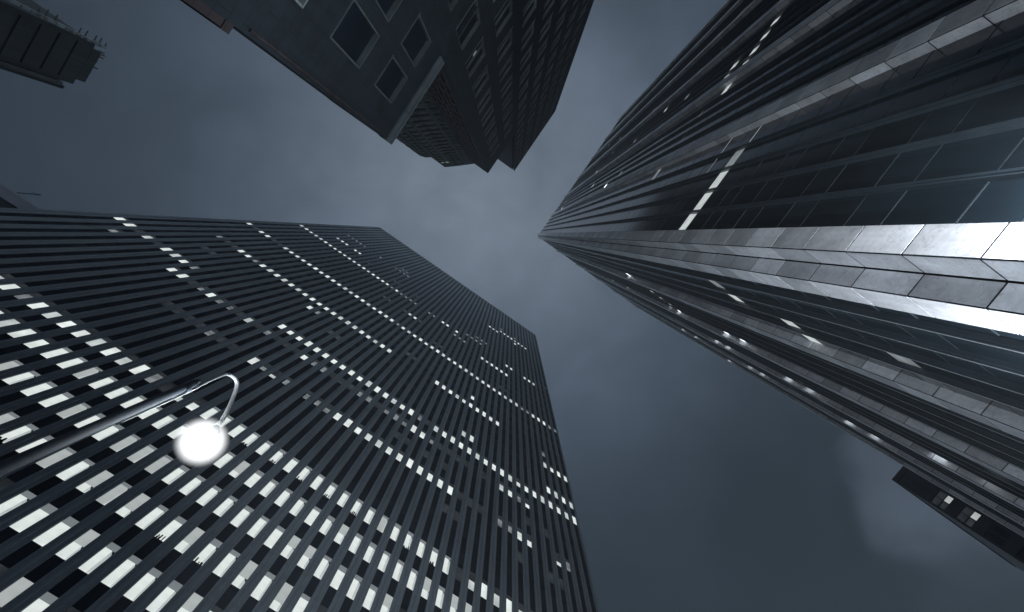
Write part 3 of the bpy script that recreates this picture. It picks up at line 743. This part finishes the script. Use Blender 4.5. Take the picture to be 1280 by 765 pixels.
# ------------------------------------------------------------------ street lamp
SL = empty('street_lamp', (5.47, 3.31, GZ), label='street lamp with dark pole and pale hooked arm, its bulb and halo shell glowing before the office tower', cat='street lamp')
w = MB(); top = (5.53, 3.20, 9.55)
w.tube([(5.47, 3.31, GZ), (5.48, 3.30, .0), (5.5, 3.26, 5), top], [.10, .09, .082, .07], 20)
w.lathe((5.47, 3.31, GZ), [(.2, 0), (.2, .06), (.15, .12), (.13, .5), (.09, .6)], 20)
local(w, SL).build('pole', M['polemat'], SL, smooth=True)
w = MB(); w.tube([(5.53, 3.20, 9.55), (5.53, 3.20, 9.68), (5.53, 3.2, 9.74)], [.06, .045, .015], 14); local(w, SL).build('finial', M['polemat'], SL, smooth=True)
ctrl = [(5.585, 3.165, 7.6), (5.60, 3.145, 8.6), (5.60, 3.13, 9.3), (5.575, 3.13, 10.05), (5.59, 3.09, 10.6), (5.73, 2.90, 10.78), (5.93, 2.73, 10.52), (6.08, 2.54, 10.0), (6.14, 2.50, 9.72)]
def catmull(P, n=8):
    P = [Vector(p) for p in P]; P = [P[0]*2-P[1]] + P + [P[-1]*2-P[-2]]; o = []
    for i in range(1, len(P)-2):
        for k in range(n):
            t = k/n; a, b, c, d = P[i-1:i+3]
            o.append(.5*((2*b) + (c-a)*t + (2*a-5*b+4*c-d)*t*t + (3*b-a-3*c+d)*t**3))
    o.append(P[-2]); return o
cp_ = catmull(ctrl); w = MB(); w.tube(cp_, [.018 + .024*min(1, max(0, (i-14)/26)) for i in range(len(cp_))], 14); local(w, SL).build('arm', M['armmat'], SL, smooth=True)
w = MB(); w.lathe((5.54, 3.19, 9.2), [(.075, 0), (.088, .03), (.088, .12), (.074, .15)], 18); local(w, SL).build('arm_clamp', M['polemat'], SL, smooth=True)
lc = (6.26, 2.46, 9.33)
hd = MB(); hd.tube([(6.14, 2.50, 9.76), (6.2, 2.47, 9.68), (6.24, 2.46, 9.62)], [.06, .1, .17], 18); local(hd, SL).build('lamp_housing', M['polemat'], SL, smooth=True)
gl = MB(); prof = [(0.0, -.36)] + [(.335*math.sin(math.pi*t/14), -.36*math.cos(math.pi*t/14)) for t in range(1, 13)] + [(.12, .33)]
gl.lathe(lc, prof, 28); gl.v = [(lc[0]+(x-lc[0])*.5, lc[1]+(y-lc[1])*.5, lc[2]+(z-lc[2])*.5) for x, y, z in gl.v]; bulb_ = local(gl, SL).build('lamp_bulb', M['globe'], SL, smooth=True); bulb_.visible_shadow = True
g2 = MB(); g2.lathe(lc, [(0.0, -.49)] + [(.47*math.sin(math.pi*t/32), -.49*math.cos(math.pi*t/32)) for t in range(1, 31)] + [(.07, .485)], 40); local(g2, SL).build('lamp_glow', halo_mat(), SL, smooth=True)  # oversized glowing shell imitating the halo round the bulb
ld = bpy.data.lights.new('lamp_light', 'POINT'); ld.energy = 900; ld.shadow_soft_size = .25; ld.color = (.86, .94, 1)
lo = bpy.data.objects.new('lamp_light', ld); scene.collection.objects.link(lo); lo.parent = SL; lo.location = Vector(lc) + Vector((.0, .0, .0)) - Vector(SL.location)

scene.cycles.max_bounces = 5
scene.cycles.use_denoising = True
